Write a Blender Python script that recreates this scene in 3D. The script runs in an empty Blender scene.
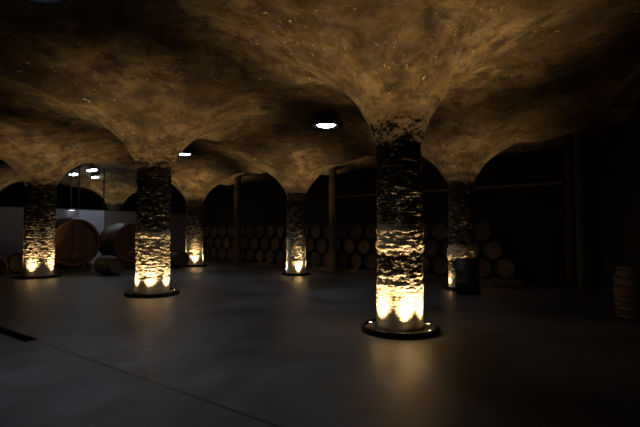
import bpy, bmesh, math, random
from mathutils import Vector, noise, Matrix
random.seed(7)
PI = math.pi
COL = bpy.context.scene.collection
# ------------------------------------------------------------------ camera
F = 427.0; CAMH = 1.5; PITCH = math.atan(17.5/427.0)
cd = bpy.data.cameras.new('camera'); cam = bpy.data.objects.new('camera', cd); COL.objects.link(cam)
cd.sensor_width = 36.0; cd.lens = F*36.0/640.0; cd.clip_end = 200; cd.clip_start = .05
cam.location = (0, 0, CAMH); cam.rotation_euler = (PI/2 + PITCH, 0, 0)
bpy.context.scene.camera = cam
def ground(px, py, z=0.0):
    """the point of the level plane z where the photo shows that pixel"""
    a = (px-320)/F; b = (213.5-py)/F
    d = Vector((a, math.cos(PITCH)-b*math.sin(PITCH), math.sin(PITCH)+b*math.cos(PITCH)))
    t = (z-CAMH)/d.z
    return Vector((d.x*t, d.y*t, z))
# ------------------------------------------------------------------ helpers
def tag(o, label=None, cat=None, group=None, kind=None):
    if label: o['label'] = label
    if cat: o['category'] = cat
    if group: o['group'] = group
    if kind: o['kind'] = kind
    return o
def thing(name, label, cat, loc=(0, 0, 0), rz=0, group=None):
    o = bpy.data.objects.new(name, None); COL.objects.link(o)
    o.location = loc; o.rotation_euler = (0, 0, rz); o.empty_display_size = .2
    return tag(o, label, cat, group)
def mesh(name, verts, faces, mat, parent=None, smooth=True):
    me = bpy.data.meshes.new(name); me.from_pydata([tuple(v) for v in verts], [], faces); me.update()
    if smooth: me.polygons.foreach_set('use_smooth', [True]*len(me.polygons))
    o = bpy.data.objects.new(name, me); COL.objects.link(o)
    if mat: me.materials.append(mat)
    if parent: o.parent = parent
    return o
def bmobj(name, bm, mat, parent=None, smooth=False, bevel=0):
    me = bpy.data.meshes.new(name); bmesh.ops.recalc_face_normals(bm, faces=bm.faces); bm.to_mesh(me); bm.free()
    if smooth: me.polygons.foreach_set('use_smooth', [True]*len(me.polygons))
    o = bpy.data.objects.new(name, me); COL.objects.link(o); me.materials.append(mat)
    if parent: o.parent = parent
    if bevel:
        m = o.modifiers.new('bevel', 'BEVEL'); m.width = bevel; m.segments = 2; m.limit_method = 'ANGLE'
    return o
def box(bm, x0, x1, y0, y1, z0, z1, mat4=None):
    r = bmesh.ops.create_cube(bm, size=1.0)
    for v in r['verts']:
        v.co = Vector(((x0+x1)/2+v.co.x*(x1-x0), (y0+y1)/2+v.co.y*(y1-y0), (z0+z1)/2+v.co.z*(z1-z0)))
        if mat4: v.co = mat4 @ v.co
def lathe(prof, n=48, axis='z', close=True):
    """surface of revolution from (radius, along) pairs"""
    V = []; Fc = []
    for r, h in prof:
        for k in range(n):
            a = 2*PI*k/n
            V.append((r*math.cos(a), r*math.sin(a), h) if axis == 'z' else (r*math.cos(a), h, r*math.sin(a)))
    for i in range(len(prof)-1):
        for k in range(n):
            Fc.append((i*n+k, i*n+(k+1) % n, (i+1)*n+(k+1) % n, (i+1)*n+k))
    if close:
        if prof[0][0] > 1e-6: Fc.append(tuple(range(n-1, -1, -1)))
        if prof[-1][0] > 1e-6: Fc.append(tuple((len(prof)-1)*n+k for k in range(n)))
    return V, Fc
def copy_tree(o, parent=None):
    c = o.copy(); COL.objects.link(c)
    if parent: c.parent = parent
    for ch in list(o.children): copy_tree(ch, c)
    return c
def tube(bm, pts, r, n=10):
    pts = [Vector(p) for p in pts]; rings = []
    for i, p in enumerate(pts):
        d = (pts[min(i+1, len(pts)-1)]-pts[max(i-1, 0)]).normalized()
        a = d.orthogonal().normalized() if abs(d.z) > .9 else d.cross(Vector((0, 0, 1))).normalized(); b = d.cross(a)
        rings.append([bm.verts.new(p+(a*math.cos(2*PI*k/n)+b*math.sin(2*PI*k/n))*r) for k in range(n)])
    for i in range(len(rings)-1):
        for k in range(n):
            bm.faces.new((rings[i][k], rings[i][(k+1) % n], rings[i+1][(k+1) % n], rings[i+1][k]))
    bm.faces.new(rings[0]); bm.faces.new(rings[-1])
# ------------------------------------------------------------------ materials
class NT:
    def __init__(s, name):
        s.m = bpy.data.materials.new(name); s.m.use_nodes = True; s.t = s.m.node_tree; s.n = s.t.nodes
        s.b = s.n['Principled BSDF']; s.tc = s.n.new('ShaderNodeTexCoord')
    def lk(s, a, b): s.t.links.new(a, b)
    def mp(s, scale=(1, 1, 1), loc=(0, 0, 0)):
        q = s.n.new('ShaderNodeMapping'); q.inputs['Scale'].default_value = scale; q.inputs['Location'].default_value = loc
        s.lk(s.tc.outputs['Object'], q.inputs['Vector']); return q.outputs['Vector']
    def noise(s, vec, scale, detail=5, rough=.6, dist=0):
        q = s.n.new('ShaderNodeTexNoise'); q.inputs['Scale'].default_value = scale; q.inputs['Detail'].default_value = detail
        q.inputs['Roughness'].default_value = rough; q.inputs['Distortion'].default_value = dist
        s.lk(vec, q.inputs['Vector']); return q.outputs['Fac']
    def ramp(s, fac, stops, const=False):
        q = s.n.new('ShaderNodeValToRGB'); e = q.color_ramp.elements
        if const: q.color_ramp.interpolation = 'CONSTANT'
        for i, (p, c) in enumerate(stops):
            el = e[i] if i < 2 else e.new(p)
            el.position = p; el.color = (c if isinstance(c, tuple) else (c, c, c))+(1,)
        s.lk(fac, q.inputs['Fac']); return q.outputs['Color']
    def math(s, op, a, b=None, clamp=False):
        q = s.n.new('ShaderNodeMath'); q.operation = op; q.use_clamp = clamp
        for i, v in enumerate((a, b)):
            if v is None: continue
            if isinstance(v, (int, float)): q.inputs[i].default_value = v
            else: s.lk(v, q.inputs[i])
        return q.outputs[0]
    def mix(s, f, a, b, mode='MIX'):
        q = s.n.new('ShaderNodeMix'); q.data_type = 'RGBA'; q.blend_type = mode
        for v, i in ((f, 0), (a, 6), (b, 7)):
            if isinstance(v, (int, float)): q.inputs[i].default_value = v
            elif isinstance(v, tuple): q.inputs[i].default_value = v+(1,)
            else: s.lk(v, q.inputs[i])
        return q.outputs[2]
    def bump(s, h, strength, dist):
        q = s.n.new('ShaderNodeBump'); q.inputs['Strength'].default_value = strength; q.inputs['Distance'].default_value = dist
        s.lk(h, q.inputs['Height']); s.lk(q.outputs[0], s.b.inputs['Normal'])
    def base(s, c):
        if isinstance(c, tuple): s.b.inputs['Base Color'].default_value = c+(1,)
        else: s.lk(c, s.b.inputs['Base Color'])
    def rough(s, r):
        if isinstance(r, (int, float)): s.b.inputs['Roughness'].default_value = r
        else: s.lk(r, s.b.inputs['Roughness'])
def plain(name, col, rough=.6, metal=0, var=.25, sc=8):
    t = NT(name); n = t.noise(t.mp(), sc)
    t.base(t.mix(n, tuple(c*(1-var) for c in col), tuple(c*(1+var) for c in col))); t.rough(rough)
    t.b.inputs['Metallic'].default_value = metal; return t.m
def emit(name, col, strength):
    t = NT(name); t.base((.8, .8, .8)); t.b.inputs['Emission Color'].default_value = col+(1,)
    t.b.inputs['Emission Strength'].default_value = strength; return t.m
def wood(name, a, b, planks=0, rough=.55, vertical=False):
    t = NT(name); v = t.mp((14, 14, 1.2) if vertical else (14, 1.2, 14))
    n = t.noise(v, 1.6, 6, .65); c = t.mix(n, a, b); bn = n
    if planks:
        sx = t.n.new('ShaderNodeSeparateXYZ'); t.lk(t.tc.outputs['Object'], sx.inputs[0])
        fr = t.math('FRACT', t.math('MULTIPLY', sx.outputs[0], planks))
        g = t.math('LESS_THAN', t.math('ABSOLUTE', t.math('SUBTRACT', fr, .5)), .035)
        idx = t.math('FLOOR', t.math('MULTIPLY', sx.outputs[0], planks)); wn = t.n.new('ShaderNodeTexWhiteNoise'); wn.noise_dimensions = '1D'
        t.lk(t.math('FLOOR', t.math('ADD', t.math('MULTIPLY', sx.outputs[0], planks), .5)), wn.inputs['W'])
        c = t.mix(t.math('MULTIPLY', wn.outputs['Value'], .45), c, tuple(x*.4 for x in a)); c = t.mix(g, c, tuple(x*.15 for x in a))
    t.base(c); t.rough(rough); t.bump(bn, .3, .01); return t.m

def stone_mat(name, stops, seed):
    """rough layered masonry: stops = (height in m, share of pale render)"""
    t = NT(name)
    sx = t.n.new('ShaderNodeSeparateXYZ'); t.lk(t.tc.outputs['Object'], sx.inputs[0])
    wob = t.noise(t.mp((2.5, 2.5, 2.5), (seed, 0, 0)), 1.0, 3)
    z = t.math('ADD', t.math('DIVIDE', sx.outputs[2], 4.0), t.math('MULTIPLY', t.math('SUBTRACT', wob, .5), .05))
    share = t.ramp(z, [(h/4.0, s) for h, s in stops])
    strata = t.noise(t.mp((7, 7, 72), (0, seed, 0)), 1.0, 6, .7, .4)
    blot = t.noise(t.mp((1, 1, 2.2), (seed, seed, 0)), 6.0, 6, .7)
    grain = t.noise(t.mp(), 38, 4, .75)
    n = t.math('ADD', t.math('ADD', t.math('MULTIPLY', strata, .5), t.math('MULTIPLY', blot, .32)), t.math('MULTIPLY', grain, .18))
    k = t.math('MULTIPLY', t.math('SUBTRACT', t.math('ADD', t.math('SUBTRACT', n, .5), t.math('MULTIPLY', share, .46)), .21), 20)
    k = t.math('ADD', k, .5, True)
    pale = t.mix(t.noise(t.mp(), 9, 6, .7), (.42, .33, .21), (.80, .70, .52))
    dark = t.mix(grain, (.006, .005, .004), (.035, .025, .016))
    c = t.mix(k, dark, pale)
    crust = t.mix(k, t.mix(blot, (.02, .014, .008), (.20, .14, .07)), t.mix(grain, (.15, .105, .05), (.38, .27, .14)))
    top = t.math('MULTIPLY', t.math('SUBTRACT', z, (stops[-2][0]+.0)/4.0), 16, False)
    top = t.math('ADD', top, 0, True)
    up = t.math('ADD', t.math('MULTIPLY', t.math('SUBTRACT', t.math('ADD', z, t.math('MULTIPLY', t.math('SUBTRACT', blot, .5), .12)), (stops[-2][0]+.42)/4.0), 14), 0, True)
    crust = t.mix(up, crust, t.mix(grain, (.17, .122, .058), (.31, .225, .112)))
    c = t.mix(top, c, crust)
    t.base(c); t.rough(.9); t.b.inputs['Specular IOR Level'].default_value = .2
    rough = t.math('ADD', t.math('MULTIPLY', t.math('SUBTRACT', z, (stops[1][0]-.05)/4.0), 10, False), 0, True)
    rough = t.math('ADD', t.math('MULTIPLY', rough, .8), .2)
    t.bump(t.math('MULTIPLY', t.math('ADD', t.math('MULTIPLY', strata, .6), t.math('MULTIPLY', grain, .5)), rough), .8, .025)
    return t.m

def ceiling_mat(name='vault_plaster'):
    t = NT(name); v = t.mp()
    big = t.noise(v, .55, 6, .62, .6); mid = t.noise(v, 2.6, 7, .7, .3); fine = t.noise(v, 26, 5, .8)
    st = t.noise(t.mp((1.5, 2.6, 2)), 1.1, 7, .72, .5)
    c = t.ramp(big, [(.34, (.12, .085, .04)), (.5, (.25, .18, .088)), (.66, (.40, .295, .15))])
    c = t.mix(t.ramp(mid, [(.38, 1.0), (.56, 0.0)]), c, (.085, .058, .03))
    c = t.mix(t.math('MULTIPLY', t.ramp(st, [(.42, 1.0), (.58, 0.0)]), .45), c, (.06, .045, .028))
    pits = t.ramp(fine, [(.30, 1.0), (.42, 0.0)]); c = t.mix(t.math('MULTIPLY', pits, .6), c, (.05, .035, .02))
    fl = t.math('MULTIPLY', t.ramp(t.noise(t.mp((1, 1, 1), (3, 9, 0)), 5.6, 4, .6, 2.4), [(.665, 0.0), (.675, 1.0)]),
                t.ramp(t.noise(v, 1.1, 2), [(.42, 0.0), (.52, 1.0)]))
    c = t.mix(fl, c, (.75, .66, .5))
    t.base(c); t.rough(.92); t.b.inputs['Specular IOR Level'].default_value = .15
    h = t.math('ADD', t.math('MULTIPLY', mid, .7), t.math('MULTIPLY', fine, .35)); t.bump(t.math('ADD', h, t.math('MULTIPLY', st, .4)), .95, .05)
    return t.m
def floor_mat(lines):
    t = NT('polished_concrete'); v = t.mp()
    a = t.noise(v, .45, 7, .65, .5); b = t.noise(v, 3.0, 6, .7); g = t.noise(v, 60, 3, .6)
    c = t.ramp(a, [(.36, (.028, .028, .032)), (.5, (.062, .062, .069)), (.64, (.115, .115, .126))])
    c = t.mix(t.ramp(b, [(.42, .45), (.6, 0.0)]), c, (.038, .036, .036))
    stain = t.math('MULTIPLY', t.ramp(t.noise(t.mp((1, 1, 1), (5, 2, 0)), 1.1, 6, .7, 1.0), [(.56, 0.0), (.66, 1.0)]), .5)
    c = t.mix(stain, c, (.040, .026, .016))
    sx = t.n.new('ShaderNodeSeparateXYZ'); t.lk(t.tc.outputs['Object'], sx.inputs[0])
    for (p, q, w) in lines:      # saw-cut joints
        d = (q-p).normalized(); nx, ny = -d.y, d.x; off = nx*p.x+ny*p.y
        dist = t.math('ABSOLUTE', t.math('SUBTRACT', t.math('ADD', t.math('MULTIPLY', sx.outputs[0], nx), t.math('MULTIPLY', sx.outputs[1], ny)), off))
        dist = t.math('ADD', dist, t.math('MULTIPLY', t.math('SUBTRACT', b, .5), .012))
        c = t.mix(t.math('LESS_THAN', dist, w), c, (.012, .012, .013))
    t.base(c); t.rough(t.ramp(t.math('ADD', t.math('MULTIPLY', a, .5), t.math('MULTIPLY', b, .5)), [(.35, .42), (.65, .62)]))
    t.b.inputs['Specular IOR Level'].default_value = .28; t.bump(t.math('ADD', b, t.math('MULTIPLY', g, .1)), .2, .012); return t.m
def glass_mat():
    t = NT('pane_glass'); t.base((.85, .9, .9)); t.rough(.01); t.b.inputs['Transmission Weight'].default_value = 1.0; t.b.inputs['IOR'].default_value = 1.02
    return t.m
M = dict(
    ceil=ceiling_mat(), capital=ceiling_mat('capital_plaster'), iron=plain('black_iron', (.012, .012, .013), .45, .6), gravel=plain('dusty_gravel', (.10, .075, .05), .95, 0, .7, 60),
    lens=emit('uplight_lens', (1.0, .72, .38), 14), lamp=emit('lamp_lens', (.86, .93, 1.0), 30), tube=emit('far_tube', (.85, .92, 1.0), 5),
    black=plain('black_shade', (.008, .008, .009), .35, .3), wall=plain('grey_render', (.22, .205, .22), .85, 0, .12, 3),
    white=plain('lit_panel', (.62, .68, .85), .6, 0, .05, 2), dark=plain('dark_masonry', (.014, .010, .008), .95, 0, .5, 4),  # white: cool light falling on one partition panel, put into its colour
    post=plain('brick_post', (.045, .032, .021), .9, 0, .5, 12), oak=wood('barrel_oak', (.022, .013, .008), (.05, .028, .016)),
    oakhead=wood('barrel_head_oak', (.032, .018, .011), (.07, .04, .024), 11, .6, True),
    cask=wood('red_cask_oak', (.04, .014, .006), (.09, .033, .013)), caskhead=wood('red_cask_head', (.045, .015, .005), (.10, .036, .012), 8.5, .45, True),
    hoop=plain('hoop_steel', (.07, .065, .06), .4, .8), brass=plain('polished_steel', (.6, .57, .5), .25, 1.0, .1),
    grate=plain('drain_iron', (.002, .002, .002), 1.0, 0), frame=plain('dark_frame', (.012, .011, .01), .5, .2), glass=glass_mat(),
    drum=plain('drum_paint', (.006, .006, .008), .5), pipe=plain('galvanised_pipe', (.16, .13, .11), .5, .3), timber=wood('cradle_wood', (.02, .014, .009), (.045, .03, .018)),
)
# ------------------------------------------------------------------ columns: where they stand
#        px   py   r     neck  reach scale  pale-render stops (height, share); the last two bound the brown crust below the vault
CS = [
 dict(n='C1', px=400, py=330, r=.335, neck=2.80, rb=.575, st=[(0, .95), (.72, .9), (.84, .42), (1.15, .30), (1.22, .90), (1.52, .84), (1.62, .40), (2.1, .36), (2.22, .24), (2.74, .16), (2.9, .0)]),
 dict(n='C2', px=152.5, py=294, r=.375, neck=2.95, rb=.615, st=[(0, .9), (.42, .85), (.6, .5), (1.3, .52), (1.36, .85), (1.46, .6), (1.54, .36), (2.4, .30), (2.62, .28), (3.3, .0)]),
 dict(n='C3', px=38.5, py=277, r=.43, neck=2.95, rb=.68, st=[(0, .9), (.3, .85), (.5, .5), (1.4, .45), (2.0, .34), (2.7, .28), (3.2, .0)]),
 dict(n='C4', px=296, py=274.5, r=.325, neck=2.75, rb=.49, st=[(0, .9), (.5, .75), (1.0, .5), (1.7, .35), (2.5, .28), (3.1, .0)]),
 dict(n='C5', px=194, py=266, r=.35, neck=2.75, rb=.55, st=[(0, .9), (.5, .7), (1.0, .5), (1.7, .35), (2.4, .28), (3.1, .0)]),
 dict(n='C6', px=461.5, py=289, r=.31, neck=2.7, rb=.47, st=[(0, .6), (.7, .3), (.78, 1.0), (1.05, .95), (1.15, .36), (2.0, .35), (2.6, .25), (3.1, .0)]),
]
for c in CS:
    g = ground(c['px'], c['py']); c['x'], c['y'] = g.x, g.y
D = {c['n']: c for c in CS}
row = Vector((D['C5']['x']-D['C4']['x'], D['C5']['y']-D['C4']['y'])); 
c7 = dict(n='C7', x=-10.75, y=22.3, r=.34, neck=2.8, rb=.5, st=D['C5']['st']); 
c8 = dict(n='C8', x=D['C3']['x']-5.0, y=D['C3']['y']+3.9, r=.36, neck=2.8, rb=.5, st=D['C5']['st'])
CS += [c7, c8]
for i, c in enumerate(CS): c['px'] = c.get('px', 0); D[c['n']] = c
pairs = [('C1', 'C2'), ('C2', 'C3'), ('C3', 'C8'), ('C6', 'C4'), ('C4', 'C5'), ('C5', 'C7'), ('C1', 'C6'), ('C2', 'C4'), ('C3', 'C5'), ('C8', 'C7')]
SEG = []
def P2(n): return Vector((D[n]['x'], D[n]['y']))
for c in CS:
    near = c['n'] in ('C1', 'C2', 'C3'); c['hc'] = {'C1': 5.1, 'C2': 4.95, 'C3': 4.75}.get(c['n'], 4.6); c['p'] = .74 if near else .78; c['L'] = 1.25 if near else 1.35
def shc(*n): return sum(D[k]['hc'] for k in n)/len(n)-(.08 if n[0] in ('C1', 'C2') and n[-1] in ('C6', 'C3') else .3 if n[0] in ('C1', 'C2', 'C3') else .55)
for a, b in pairs: SEG.append((P2(a), P2(b), D[a], D[b], 2, shc(a, b)))
RV = Vector((-5.0, 3.75)); SV = Vector((3.1, 4.4))
for n, v in (('C1', -SV), ('C2', -SV), ('C3', -SV), ('C1', -RV), ('C6', -RV), ('C6', SV), ('C4', SV), ('C5', SV), ('C7', SV), ('C7', RV), ('C8', -SV), ('C8', RV)):
    SEG.append((P2(n), P2(n)+v, D[n], D[n], 1, shc(n)))
bw0 = Vector((-22.0, 17.73+.82*22.0)); bw1 = Vector((9.4, 17.73-.82*9.4)); E = (bw1-bw0).normalized(); N = Vector((E.y, -E.x))
if N.y > 0: N = -N                                             # towards the camera
def prof(r, c, hc=None):
    hc = hc or c['hc']
    return hc-(hc-c['neck'])*math.exp(-(max(r-c['r'], 0)/c['L'])**c['p'])
def ceil_h(x, y, rmin=.5):
    p = Vector((x, y)); vals = []; hs = ws = 1e-9
    for c in CS:
        d = math.hypot(x-c['x'], y-c['y']); w = 1/(d*d+.5)**2; hs += w*c['hc']; ws += w
        if d < 6: vals.append(prof(max(d, rmin), c))
    for a, b, ca, cb, ends, hc in SEG:
        ab = b-a; L = ab.length; t = (p-a).dot(ab)/(L*L)
        if t < 0 or t > 1: continue
        d = abs((p-a).x*ab.y-(p-a).y*ab.x)/L
        if d > 3.5: continue
        c = ca if t < .5 else cb
        s = t*L if (ends == 1 or t < .5) else (1-t)*L
        base = prof(max(s, rmin), c, hc)
        fade = min(1, max(0, s-.3)/1.6)
        vals.append(base+.6*(1-fade)+.5*(math.sqrt(d*d+.04)-.2))
    k = 16.0; vals.append(3.88+.42*max(0, (p-bw0).dot(N))); vals.append(hs/ws-.02)
    m = min(vals)
    return m-math.log(sum(math.exp(-k*(v-m)) for v in vals))/k
def grit(x, y):
    return .035*noise.fractal(Vector((x*.7, y*.7, 0)), .9, 2.1, 4)+.016*noise.fractal(Vector((x*3.1, y*3.1, 4)), .8, 2.1, 4)
# ------------------------------------------------------------------ setting
LB = (bw1-bw0).length
def back(u, v): return bw0+E*u+N*v                             # u along the back wall, v out into the room
rw0 = Vector((2.9+.408*2.0-.02, 2.0)); rw1 = Vector((2.9+.408*13, 13.0))
RD = (rw1-rw0).normalized()
def build_ceiling():
    st = .085; nu = int(LB/st); nv = int(27/st); V = []; idx = {}; Fc = []
    def vid(i, j):
        if (i, j) in idx: return idx[(i, j)]
        p = back(i*st, j*st-.05)
        z = ceil_h(p.x, p.y)
        z += grit(p.x, p.y)
        idx[(i, j)] = len(V); V.append((p.x, p.y, z)); return idx[(i, j)]
    for i in range(nu):
        for j in range(nv):
            p = back(i*st, j*st)
            if p.y < -2.5 or p.x > 2.9+.408*p.y+.35 or p.x < -22: continue
            if abs(p.x) > 6+abs(p.y)*.95+1: continue
            Fc.append((vid(i, j), vid(i, j+1), vid(i+1, j+1), vid(i+1, j)))
    o = mesh('ceiling', V, Fc, M['ceil']); tag(o, kind='structure')
build_ceiling()
# floor with saw-cut joints
j1 = (ground(37, 341), ground(280, 427), .018); j2 = (ground(0, 372), ground(160, 330), .012)
bmf = bmesh.new()
vs = [bmf.verts.new(v) for v in ((-24, -4, 0), (12, -4, 0), (12, 38, 0), (-24, 38, 0))]; bmf.faces.new(vs)
tag(bmobj('floor', bmf, floor_mat([j1, j2])), kind='structure')
def wall_strip(name, a, b, z0, z1, th, mat, side=1):
    d = (b-a).normalized(); n = Vector((-d.y, d.x))*th*side; bm = bmesh.new()
    q = [a, b, b+n, a+n]; lo = [bm.verts.new((p.x, p.y, z0)) for p in q]; hi = [bm.verts.new((p.x, p.y, z1)) for p in q]
    bm.faces.new(lo); bm.faces.new(hi)
    for i in range(4): bm.faces.new((lo[i], lo[(i+1) % 4], hi[(i+1) % 4], hi[i]))
    return tag(bmobj(name, bm, mat), kind='structure')
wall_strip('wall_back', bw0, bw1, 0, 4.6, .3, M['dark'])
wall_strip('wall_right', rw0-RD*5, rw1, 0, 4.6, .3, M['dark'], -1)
wall_strip('baseboard_right', rw0-RD*5, rw1, 0, .14, .04, M['dark'], 1)
# partition with glazing on the left
pw = Vector((-12.2, 16.1)); pd = Vector((.6, .8)); PH = 2.42
def pwpt(px):
    a = (px-320)/F; t = (a*pw.y-pw.x)/(pd.x-a*pd.y); return pw+pd*t
pe = back((pw+pd*9.0-bw0).dot(E), .02); A0 = pw-pd*9
k78, k104, k138, k172 = pwpt(79), pwpt(104), pwpt(140), pwpt(172)
wall_strip('wall_left', A0, k78, 0, PH, .14, M['wall'])
wall_strip('door_1', k78+pd*.0, k104, 0, PH, .14, M['white'])  # looks brighter and bluer than the wall because that light is in its colour
wall_strip('wall_left_far', k104, pe, 0, PH, .14, M['wall'])
wall_strip('trim_1', A0, pe, PH, PH+.05, .17, M['frame'])
marks = [A0, pwpt(-60), pwpt(-4), pwpt(71), k78, k104, k138, k172, pe]
nrm = Vector((-pd.y, pd.x))
for i in range(len(marks)-1):
    a, b = marks[i], marks[i+1]
    tag(wall_strip('window_%d' % (i+1), a+nrm*.06+pd*.02, b+nrm*.06-pd*.02, PH+.05, 4.5, .012, M['glass']), kind='structure')
    if i: wall_strip('trim_%d' % (i+1), a+nrm*.04-pd*.02, a+nrm*.04+pd*.02, PH+.05, 4.5, .06, M['frame'])
# far wall of the room behind the glass
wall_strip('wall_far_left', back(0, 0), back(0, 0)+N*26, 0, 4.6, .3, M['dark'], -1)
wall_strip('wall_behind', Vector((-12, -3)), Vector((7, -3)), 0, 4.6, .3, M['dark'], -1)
# ------------------------------------------------------------------ columns
def build_column(c, label, lights, na=150, dz=.011):
    root = thing('stone_column', label, 'column', (c['x'], c['y'], 0), 0, None)
    hmax = 3.75; V = []; Fc = []; seed = (hash(c['n'][1])*0+int(c['n'][1]))*11.3
    heights = []; z = 0.0
    # build the outline as (radius, height): shaft, then the trumpet up to where it melts into the vault
    pts = []
    z = 0.0
    while z < c['neck']: pts.append((c['r'], z, 0)); z += dz
    rr = c['r']
    while rr < .92:
        rr += .0015 if rr < c['r']+.02 else (.005 if rr < c['r']+.12 else .015)
        pts.append((rr, None, min(1, (rr-c['r'])/.5)))
    def soft(v): return v
    for i, (r, z, t) in enumerate(pts):
        for k in range(na):
            a = 2*PI*k/na; ca, sa = math.cos(a), math.sin(a)
            if z is None:
                zz = ceil_h(c['x']+r*ca, c['y']+r*sa, 0)
                zr = prof(r, c); w = min(1, max(0, (r-c['r'])/.3)); zz = zr*(1-w)+zz*w
                # merge into the vault at the rim
                zz += w*grit(c['x']+r*ca, c['y']+r*sa)-.012+.13*max(0, (r-.58))/.34
                base = r
            else: zz = z; base = c['r']*(1+.0*z)
            q = Vector((ca*1.2, sa*1.2, zz*1.0))
            amp = 1.0-min(1, max(0, t-.12)*1.9)*.97
            lowz = min(1, .25+max(0, zz-c['st'][1][0]+.1)*6)
            d = .018*noise.fractal(Vector((ca*1.5+seed, sa*1.5, zz*1.3)), .9, 2.1, 3)
            s = noise.fractal(Vector((ca*2.4+seed, sa*2.4, zz*21)), .75, 2.2, 4)
            d += .019*s*lowz*(1-.8*min(1, max(0, (zz-c['neck']+.25)/.2)))
            g = noise.fractal(Vector((ca*7+seed, sa*7, zz*20)), .8, 2.1, 3); d += .009*g*(lowz*.9+.1)
            if c['n'] == 'C1' and 1.2 < zz < 1.56: d += .016*min(1, (zz-1.2)/.04, (1.56-zz)/.04)
            if c['n'] == 'C2' and 1.34 < zz < 1.46: d += .014
            if c['n'] == 'C6' and .75 < zz < 1.05: d += .02
            if zz < c['st'][1][0]: d += .012
            if zz > c['neck']-.25: d += .03*noise.fractal(Vector((ca*2.6+seed, sa*2.6, zz*6)), .7, 2.1, 4)*amp
            R = base+d*amp
            V.append((R*ca, R*sa, zz+(.01*g*amp if z is None else 0)))
    n = len(pts)
    for i in range(n-1):
        for k in range(na): Fc.append((i*na+k, i*na+(k+1) % na, (i+1)*na+(k+1) % na, (i+1)*na+k))
    cut = next(i for i, q in enumerate(pts) if q[0] > c['r']+(.2 if c['n'] == 'C1' else .13))
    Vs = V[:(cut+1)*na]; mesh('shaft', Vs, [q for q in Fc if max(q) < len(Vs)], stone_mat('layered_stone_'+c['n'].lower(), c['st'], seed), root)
    mesh('capital', V[cut*na:], [tuple(k-cut*na for k in q) for q in Fc if min(q) >= cut*na], M['capital'], root)
    # footing: iron kerb around a bed of grit
    rb = c['rb']
    v, f = lathe([(rb-.045, .0), (rb, .0), (rb+.005, .02), (rb-.002, .075), (rb-.012, .085), (rb-.04, .085), (rb-.05, .07), (rb-.05, .0)], 72, close=False)
    mesh('kerb_ring', v, f, M['iron'], root)
    v, f = lathe([(c['r']-.02, .062), (c['r']+.05, .05), ((c['r']+rb)/2, .045), (rb-.045, .045), (rb-.045, .01)], 96, close=False)
    v = [(x*(1+.03*noise.noise(Vector((x*30, y*30, 1)))), y*(1+.03*noise.noise(Vector((x*30, y*30, 5)))), z+.012*noise.noise(Vector((x*40, y*40, 0)))) for x, y, z in v]
    mesh('grit_bed', v, f, M['gravel'], root)
    for (ang, power, spread) in lights:
        r = rb-.085
        a = math.radians(ang); lx, ly = r*math.cos(a), r*math.sin(a)
        v, f = lathe([(.034, .02), (.036, .062), (.030, .066), (.026, .060)], 20, close=False)
        u = mesh('uplight', [(x+lx, y+ly, z) for x, y, z in v], f, M['black'], root)
        v, f = lathe([(.0001, .061), (.027, .061)], 20, close=False)
        mesh('lens', [(x+lx, y+ly, z) for x, y, z in v], f, M['lens'], u)
        ld = bpy.data.lights.new('uplight_beam', 'SPOT'); lo = bpy.data.objects.new('uplight_beam', ld); COL.objects.link(lo)
        ld.energy = power; ld.color = (1.0, .70, .37); ld.spot_size = math.radians(spread); ld.spot_blend = 1.0; ld.shadow_soft_size = .05
        lo.parent = root; lo.location = (lx, ly, .072)
        tilt = math.radians(6.5); dirv = Vector((-math.cos(a)*math.sin(tilt), -math.sin(a)*math.sin(tilt), math.cos(tilt)))
        lo.rotation_euler = dirv.to_track_quat('-Z', 'Y').to_euler()
    return root
def towards(c, off=0):     # bearing from a column to the camera
    return math.degrees(math.atan2(-c['y'], -c['x']))+off
PW = 3.5
def L4(c, offs, powers, spread=82): return [(towards(c, o), p*PW, spread) for o, p in zip(offs, powers)]
build_column(D['C1'], 'nearest and largest stone column with pale render at its foot and a black band under the vault', L4(D['C1'], (14, 62, 118, 180, -112, -48), (66, 52, 58, 56, 60, 56)), 260, .0065)
build_column(D['C2'], 'stone column left of centre, second nearest, with thin pale layers, in front of the red casks', L4(D['C2'], (-8, 52, 110, 170, -130, -66), (50, 45, 45, 45, 45, 45)), 200, .009)
build_column(D['C3'], 'leftmost stone column at the left edge, partly hiding the big red cask', L4(D['C3'], (-25, 55, 150, -110), (55, 65, 65, 55)), 160, .011)
build_column(D['C4'], 'small distant stone column in the middle, lit at its foot, just right of the dark arch', L4(D['C4'], (15, 100, 190, -80), (65, 55, 60, 60)), 130, .013)
build_column(D['C5'], 'farthest stone column, right of the second nearest column, beside the end of the grey wall', L4(D['C5'], (5, 95, 185, -90), (60, 60, 60, 60)), 130, .014)
build_column(D['C6'], 'rightmost stone column, mostly dark with one pale band, behind the black drum', L4(D['C6'], (-62, 22, 100, 190), (30, 42, 36, 36)), 150, .012)
build_column(D['C7'], 'stone column beyond the glass above the bright panel', L4(D['C7'], (0, 120, 240), (60, 60, 60)), 80, .03)
build_column(D['C8'], 'stone column beyond the glass at the far left edge', L4(D['C8'], (0, 120, 240), (50, 50, 50)), 80, .03)
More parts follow.
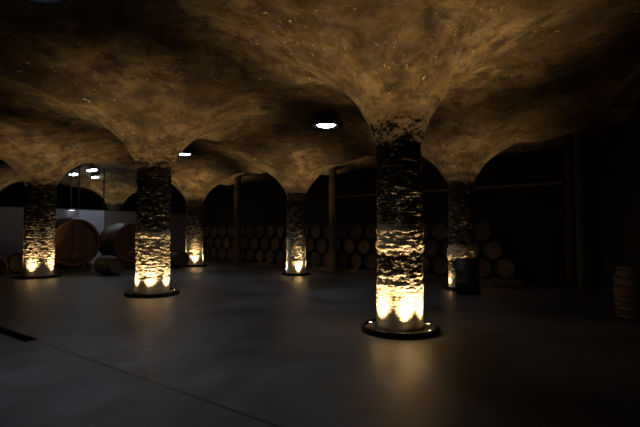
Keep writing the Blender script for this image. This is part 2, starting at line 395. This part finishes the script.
# ------------------------------------------------------------------ round ceiling lamps
def round_lamp(x, y, z, label, power, s=1.0):
    root = thing('ceiling_lamp', label, 'lamp', (x, y, z), 0, 'ceiling lamps at the bay centres')
    top = max(ceil_h(x, y)-z+.06, .12)
    v, f = lathe([(.40*s, .03), (.42*s, .05), (.42*s, .13), (.36*s, .17), (.05, .19), (.05, top)], 48, close=False)
    mesh('housing', v, f, M['black'], root)
    v, f = lathe([(.40*s, .03), (.36*s, .0), (.30*s, .02), (.24*s, .07)], 48, close=False); mesh('rim', v, f, M['black'], root)
    v, f = lathe([(.0001, .015), (.12*s, .02), (.19*s, .04), (.24*s, .075)], 32, close=False); mesh('lens', v, f, M['lamp'], root)
    ld = bpy.data.lights.new('lamp_light', 'AREA'); ld.shape = 'DISK'; ld.size = .4*s; ld.energy = power; ld.color = (.72, .84, 1.0); ld.spread = math.radians(100)
    lo = bpy.data.objects.new('lamp_light', ld); COL.objects.link(lo); lo.parent = root; lo.location = (0, 0, -.01)
def at_h(px, py, h): return ground(px, py, h)
p = at_h(326, 127.5, 4.02); round_lamp(p.x, p.y, 4.02, 'round black ceiling lamp glowing white, left of the nearest column', 5)
p = at_h(184, 155.5, 4.02); round_lamp(p.x, p.y, 4.02, 'round black ceiling lamp half hidden behind the capital of the second nearest column', 7)
round_lamp(-3.0, 4.3, 4.0, 'round black ceiling lamp just above the top left of the picture', 14)
def strip_lamp(px, py, h, L, label, power):
    p = at_h(px, py, h); root = thing('strip_light', label, 'lamp', (p.x, p.y, h), math.atan2(E.y, E.x), 'strip lights beyond the glass')
    bm = bmesh.new(); box(bm, -L/2-.03, L/2+.03, -.1, .1, .03, .1); box(bm, -.01, .01, -.01, .01, .09, ceil_h(p.x, p.y)-h+.05); bmobj('housing', bm, M['black'], root)
    bm = bmesh.new(); box(bm, -L/2, L/2, -.085, .085, -.02, .03); bmobj('diffuser', bm, M['lamp'], root, bevel=.01)
    ld = bpy.data.lights.new('strip_glow', 'AREA'); ld.shape = 'RECTANGLE'; ld.size = L; ld.size_y = .15; ld.energy = power; ld.color = (.72, .84, 1.0)
    lo = bpy.data.objects.new('strip_glow', ld); COL.objects.link(lo); lo.parent = root; lo.location = (0, 0, -.03)
strip_lamp(92, 170.5, 4.0, .55, 'brightest and highest of the three strip lights left of the second column', 3)
strip_lamp(73.5, 174.5, 4.0, .5, 'leftmost of the three strip lights above the red cask', 4)
strip_lamp(95, 177.5, 4.0, .4, 'small lowest of the three strip lights left of the second column', 4)
# small oval lamp on the partition top
q = pwpt(70); root = thing('wall_lamp', 'small oval lamp on top of the grey wall above the red cask', 'lamp', (q.x+.1, q.y-.08, PH-.04), math.atan2(pd.y, pd.x))
v, f = lathe([(.2, .0), (.22, .02), (.2, .05), (.0001, .07)], 28, close=False); mesh('housing', [(x, y*.5-.02, z) for x, y, z in v], f, M['black'], root)
v, f = lathe([(.0001, -.012), (.15, 0.0)], 28, close=False); mesh('lens', [(x, y*.5-.02, z) for x, y, z in v], f, M['tube'], root)
# ------------------------------------------------------------------ back wall posts
def post(px, v, r, label, seed):
    a = (px-320)/F; b0 = bw0+N*v; t = (a*b0.y-b0.x)/(E.x-a*E.y); p = b0+E*t
    root = thing('brick_pilaster', label, 'column', (p.x, p.y, 0), 0, 'slim round posts along the back wall')
    V = []; Fc = []; nz = 130; na = 28; H = ceil_h(p.x, p.y)+.03
    for i in range(nz+1):
        z = .08+(H-.08)*i/nz
        for k in range(na):
            an = 2*PI*k/na; R = r*(1+.10*noise.fractal(Vector((math.cos(an)*1.2+seed, math.sin(an)*1.2, z*5)), .8, 2.1, 3)) + (.012 if int(z/.42) % 2 else 0)
            V.append((R*math.cos(an), R*math.sin(an), z))
    for i in range(nz):
        for k in range(na): Fc.append((i*na+k, i*na+(k+1) % na, (i+1)*na+(k+1) % na, (i+1)*na+k))
    mesh('shaft', V, Fc, M['post'], root)
    v, f = lathe([(r+.09, 0), (r+.09, .07), (r+.05, .1), (r-.03, .1)], 28, close=False); mesh('plinth', v, f, M['dark'], root)
    return p
post(237.5, 1.25, .15, 'slim dark post seen through the arch between the two farthest columns', 1)
post(333, 1.25, .145, 'slim dark post against the back wall right of the middle column', 2)
post(571, .5, .12, 'thinner of the two slim posts at the right, deep in the shadow', 3)
g = ground(584, 294); 
def free_post(g, r, label, seed):
    global bw0
    sv = bw0; v = (Vector((g.x, g.y))-bw0).dot(N); return post(320+F*g.x/g.y, v, r, label, seed)
free_post(g, .125, 'thicker and nearer of the two slim posts at the right, by the right wall', 4)
# ------------------------------------------------------------------ barrels
def barrel_parts(root, R, L, mats, hoops, nhead=True, chime=.05, taper=.84, z0=None):
    """a lying cask: axis along local y, its underside on local z = 0, front head at y = -L/2"""
    zc = R if z0 is None else z0
    def rad(t): return R*(taper+(1-taper)*math.cos(PI/2*t)**.9) if abs(t) < 1 else R*taper
    N_ = 18; pr = [(rad(-1)-.03*R/.3, -L/2+chime), (rad(-1)-.03*R/.3, -L/2)]
    for i in range(N_+1):
        t = -1+2*i/N_; pr.append((rad(t), t*L/2))
    pr += [(rad(1)-.03*R/.3, L/2), (rad(1)-.03*R/.3, L/2-chime)]
    v, f = lathe(pr, 44, 'y', close=False); mesh('body', [(x, y, z+zc) for x, y, z in v], f, mats[0], root)
    for s in (-1, 1):
        v, f = lathe([(.0001, s*(L/2-chime)), (rad(1)-.02*R/.3, s*(L/2-chime))], 44, 'y', close=False)
        hd = mesh('head', [(x, y, z+zc) for x, y, z in v], f, mats[1], root)
    for t in hoops:
        w = .022*(R/.32)**.5; pr = [(rad(t-w/L*2)+.0, t*L/2-w), (rad(t-w/L*2)+.006, t*L/2-w), (rad(t+w/L*2)+.006, t*L/2+w), (rad(t+w/L*2), t*L/2+w)]
        v, f = lathe(pr, 44, 'y', close=False); mesh('hoop', [(x, y, z+zc) for x, y, z in v], f, M['hoop'], root)
def hatch(root, zc, y, s=1):
    v, f = lathe([(.0001, -.035), (.17*s, -.035), (.19*s, -.02), (.19*s, .02)], 28, 'y', close=False)
    h = mesh('hatch', [(x, yy+y, z*1.15+zc) for x, yy, z in v], f, M['caskhead'], root)
    bm = bmesh.new(); box(bm, -.22*s, .22*s, y-.08, y-.045, zc-.03, zc+.03); bmobj('crossbar', bm, M['hoop'], h, bevel=.005)
    bm = bmesh.new(); tube(bm, [(0, y-.04, zc), (0, y-.16, zc)], .02); tube(bm, [(-.07, y-.15, zc), (.07, y-.15, zc)], .012); bmobj('wing_nut', bm, M['brass'], h)
    bm = bmesh.new(); tube(bm, [(.3*s, y, zc-.06), (.3*s, y-.12, zc-.06)], .025); tube(bm, [(.3*s, y-.1, zc-.06), (.3*s, y-.1, zc-.16)], .016); tube(bm, [(.3*s, y-.08, zc-.06), (.3*s, y-.08, zc+.03)], .01); bmobj('tap', bm, M['brass'], root)
def cradle(root, R, L, h, zc):
    for s in (-1, 1):
        bm = bmesh.new(); box(bm, -R*.7, R*.7, s*L*.28-.07, s*L*.28+.07, 0, h)
        for q in (-1, 1): box(bm, q*R*.62-.1, q*R*.62+.1, s*L*.28-.07, s*L*.28+.07, h*.9, h+R*.16)
        bmobj('cradle', bm, M['timber'], root, bevel=.01)
inn = Vector((.8, -.6))          # out of the partition, into the room
pang = math.atan2(inn.y, inn.x)+PI/2    # rotates local -y onto inn
def big_cask(px, py, R, L, label, door=True):
    p = ground(px, py); c = Vector((p.x, p.y))-inn*(L/2)
    root = thing('wine_cask', label, 'cask', (c.x, c.y, 0), pang, 'big red casks by the grey wall')
    h = .14; barrel_parts(root, R, L, (M['cask'], M['caskhead']), (-.93, -.72, -.35, .35, .72, .93), chime=.09, taper=.93, z0=R+h)
    cradle(root, R, L, h, R+h)
    bm = bmesh.new(); box(bm, -.09, .09, -L/2+.045, -L/2+.1, h+R*.1, h+R*1.9); bmobj('head_brace', bm, M['cask'], root, bevel=.01)
    if door: hatch(root, h+R*.42, -L/2+.06)
    return root
big_cask(75.5, 272.5, .93, 1.25, 'big reddish oak cask with a steel tap, right of the leftmost column')
big_cask(133, 268, .86, 1.3, 'big oak cask half hidden behind the second nearest column')
def mk_barrel(loc, rz, label, group, R=.31, L=.9):
    root = thing('wine_barrel', label, 'barrel', loc, rz, group)
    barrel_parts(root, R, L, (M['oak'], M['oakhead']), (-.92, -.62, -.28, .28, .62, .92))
    v, f = lathe([(.0001, -.012), (.022, -.012), (.026, 0)], 12, 'y', close=False)
    mesh('bung', [(x, y-L/2+.045, z+R) for x, y, z in v], f, M['timber'], root)
    return root
# two high along the wall on the left
def wall_barrel(px, py, rz, label, R=.31, L=.9):
    p = ground(px, py); r = mk_barrel((p.x, p.y, 0), rz, label, 'small barrels by the grey wall', R, L); return r
wall_barrel(18.5, 273.5, pang-.25, 'small pale barrel on the floor left of the leftmost column', .38, 1.0)
wall_barrel(-8, 278, pang-.1, 'dark barrel on the floor at the very left edge', .36, .95)
wall_barrel(109, 275, pang+.1, 'dark small barrel on the floor between the two big casks', .33)
wall_barrel(176.5, 267.5, pang-.1, 'small barrel on the floor between the second nearest and the farthest column', .36)
# stack along the back wall: three rows, nested
proto = None; ang = math.atan2(E.y, E.x)
rowname = ('bottom row', 'middle row', 'top row')
words = ['first', 'second', 'third', 'fourth', 'fifth', 'sixth', 'seventh', 'eighth', 'ninth', 'tenth', 'eleventh', 'twelfth', 'thirteenth', 'fourteenth', 'fifteenth', 'sixteenth', 'seventeenth', 'eighteenth', 'nineteenth', 'twentieth', 'twenty-first', 'twenty-second', 'twenty-third', 'twenty-fourth', 'twenty-fifth', 'twenty-sixth', 'twenty-seventh', 'twenty-eighth']
R_ = .31; stp = .64; u0 = (Vector((-5.9, 22.6))-bw0).dot(E)+.5
NB = 24; hstep = math.sqrt((2*R_)**2-(stp/2)**2)+.002
for r in range(3):
    for i in range(NB-r):
        p = back(u0+stp*(i+.5*r), .52)
        lab = 'oak wine barrel in the %s of the back wall stack, %s from the left' % (rowname[r], words[i])
        loc = (p.x, p.y, .10+hstep*r)
        if proto is None:
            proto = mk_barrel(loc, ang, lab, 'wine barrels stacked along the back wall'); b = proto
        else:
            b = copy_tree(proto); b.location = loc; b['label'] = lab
for s, v in ((0, .26), (1, .80)):
    a, b = back(u0-.4, v), back(u0+stp*NB-.2, v)
    bm = bmesh.new(); d = (b-a).normalized(); n = Vector((-d.y, d.x))*.05
    q = [a-n, b-n, b+n, a+n]; lo = [bm.verts.new((p.x, p.y, 0)) for p in q]; hi = [bm.verts.new((p.x, p.y, .125)) for p in q]
    bm.faces.new(lo); bm.faces.new(hi)
    for i in range(4): bm.faces.new((lo[i], lo[(i+1) % 4], hi[(i+1) % 4], hi[i]))
    tag(bmobj('timber_rail', bm, M['timber']), ('rear' if s == 0 else 'front')+' floor rail carrying the barrel stack along the back wall', 'rail')
# pipe on the back wall above the barrels
a, b = back((Vector((.6, 17.2))-bw0).dot(E), .12), back((Vector((7.5, 11.6))-bw0).dot(E), .12)
bm = bmesh.new(); tube(bm, [(a.x, a.y, 2.85), (b.x, b.y, 2.85)], .045); po = thing('wall_pipe', 'long horizontal pipe high on the back wall above the barrels', 'pipe', (0, 0, 0)); bmobj('pipe', bm, M['pipe'], po)
for t in (.08, .36, .64, .92):
    c = a.lerp(b, t); bm = bmesh.new(); box(bm, -.03, .03, -.13, .05, -.06, .06, Matrix.Translation((c.x, c.y, 2.85)) @ Matrix.Rotation(ang+PI, 4, 'Z')); bmobj('bracket', bm, M['iron'], po)
# pipe and barrel by the right wall
def rwp(y, off): return Vector((2.9+.408*y-off, y))
a, b = rwp(2.5, .75), rwp(8.0, .75)
bm = bmesh.new(); tube(bm, [(a.x, a.y, 3.86), (b.x, b.y, 3.86)], .055, 16); po = thing('overhead_pipe', 'pale pipe under the vault at the upper right edge', 'pipe', (0, 0, 0)); bmobj('pipe', bm, M['pipe'], po, smooth=True)
bm = bmesh.new(); tube(bm, [(b.x-RD.x*.1, b.y-RD.y*.1, 3.86), (b.x+RD.x*.06, b.y+RD.y*.06, 3.86)], .085, 16); bmobj('coupling', bm, M['pipe'], po)
bm = bmesh.new(); tube(bm, [(b.x, b.y, 3.86), (b.x+.7, b.y-.25, 3.86)], .03); bmobj('bracket', bm, M['iron'], po)
g = ground(636, 319)
root = thing('wine_barrel', 'dark upright barrel with a bright steel bung by the right wall, at the right edge', 'barrel', (g.x, g.y, 0), 0)
def standing(root, R, H, mb, mh, bung=True):
    def rad(t): return R*(.86+.14*math.cos(PI/2*t))
    pr = [(rad(-1)-.03, .03), (rad(-1)-.03, 0)]+[(rad(-1+2*i/18), H*i/18) for i in range(19)]+[(rad(1)-.03, H), (rad(1)-.03, H-.04)]
    v, f = lathe(pr, 40, close=False); mesh('body', v, f, mb, root)
    v, f = lathe([(.0001, H-.04), (rad(1)-.02, H-.04)], 40, close=False); mesh('head', v, f, mh, root)
    for t in (.05, .2, .36, .64, .8, .95):
        q = 2*t-1; v, f = lathe([(rad(q-.03)-.002, H*t-.02), (rad(q-.03)+.006, H*t-.02), (rad(q+.03)+.006, H*t+.02), (rad(q+.03)-.002, H*t+.02)], 40, close=False); mesh('hoop', v, f, M['hoop'], root)
    a = math.atan2(-g.y, -g.x)-.1; r = rad(0)
    if bung:
        bm = bmesh.new(); tube(bm, [(math.cos(a)*(r-.01), math.sin(a)*(r-.01), H*.5), (math.cos(a)*(r+.05), math.sin(a)*(r+.05), H*.5)], .025); bmobj('bung', bm, M['brass'], root)
standing(root, .31, .9, M['cask'], M['caskhead'])
# black drum in front of the right column
g2 = ground(467.5, 293.5); root = thing('steel_drum', 'black drum standing in front of the rightmost lit column', 'drum', (g2.x, g2.y, 0), 0)
H = .84; R = .275
pr = [(R-.02, 0), (R, .01), (R, .25), (R+.012, .27), (R, .29), (R, .53), (R+.012, .55), (R, .57), (R, H-.01), (R-.01, H), (R-.02, H-.015)]
v, f = lathe(pr, 48, close=False); mesh('drum_body', v, f, M['drum'], root)
v, f = lathe([(R-.015, H-.015), (.0001, H-.015)], 48, close=False); mesh('lid', v, f, M['drum'], root)
v, f = lathe([(.03, H-.016), (.03, H+.004), (.0001, H+.004)], 16, close=False); mesh('cap', [(x+.14, y, z) for x, y, z in v], f, M['iron'], root)
# ------------------------------------------------------------------ floor drain
root = thing('floor_drain', 'black slotted drain channel in the concrete floor at the lower left', 'drain', (0, 0, 0))
a, b = ground(38, 339.5), ground(-60, 306); d = (b-a).normalized(); n = Vector((-d.y, d.x, 0)); W = (ground(24, 342)-a); w = W.dot(n)
bm = bmesh.new(); q = [a, a+n*w, b+n*w, b]
for lo_, hi_, in ((0, .004),):
    l = [bm.verts.new((p.x, p.y, .0005)) for p in q]; h = [bm.verts.new((p.x, p.y, .004)) for p in q]
    bm.faces.new(h)
    for i in range(4): bm.faces.new((l[i], l[(i+1) % 4], h[(i+1) % 4], h[i]))
bmobj('channel', bm, M['grate'], root); M['grate'].node_tree.nodes['Principled BSDF'].inputs['Specular IOR Level'].default_value = .05
bm = bmesh.new(); Lg = (b-a).length
for i in range(int(Lg/.05)):
    s = a+d*(i*.05+.02)
    mm = Matrix.Translation((s+n*w/2)) @ Matrix.Rotation(math.atan2(d.y, d.x), 4, 'Z')
    box(bm, -.008, .008, -abs(w)/2+.01, abs(w)/2-.01, .003, .008, mm)
bmobj('grate', bm, M['grate'], root)
# ------------------------------------------------------------------ world
w = bpy.data.worlds.new('cellar_dark'); bpy.context.scene.world = w; w.use_nodes = True
bg = w.node_tree.nodes['Background']; bg.inputs[0].default_value = (.5, .6, .8, 1); bg.inputs[1].default_value = 0.0
vs = bpy.context.scene.view_settings
vs.view_transform = 'Standard'; vs.look = 'None'; vs.gamma = 1; vs.exposure = 0.0; vs.use_curve_mapping = False
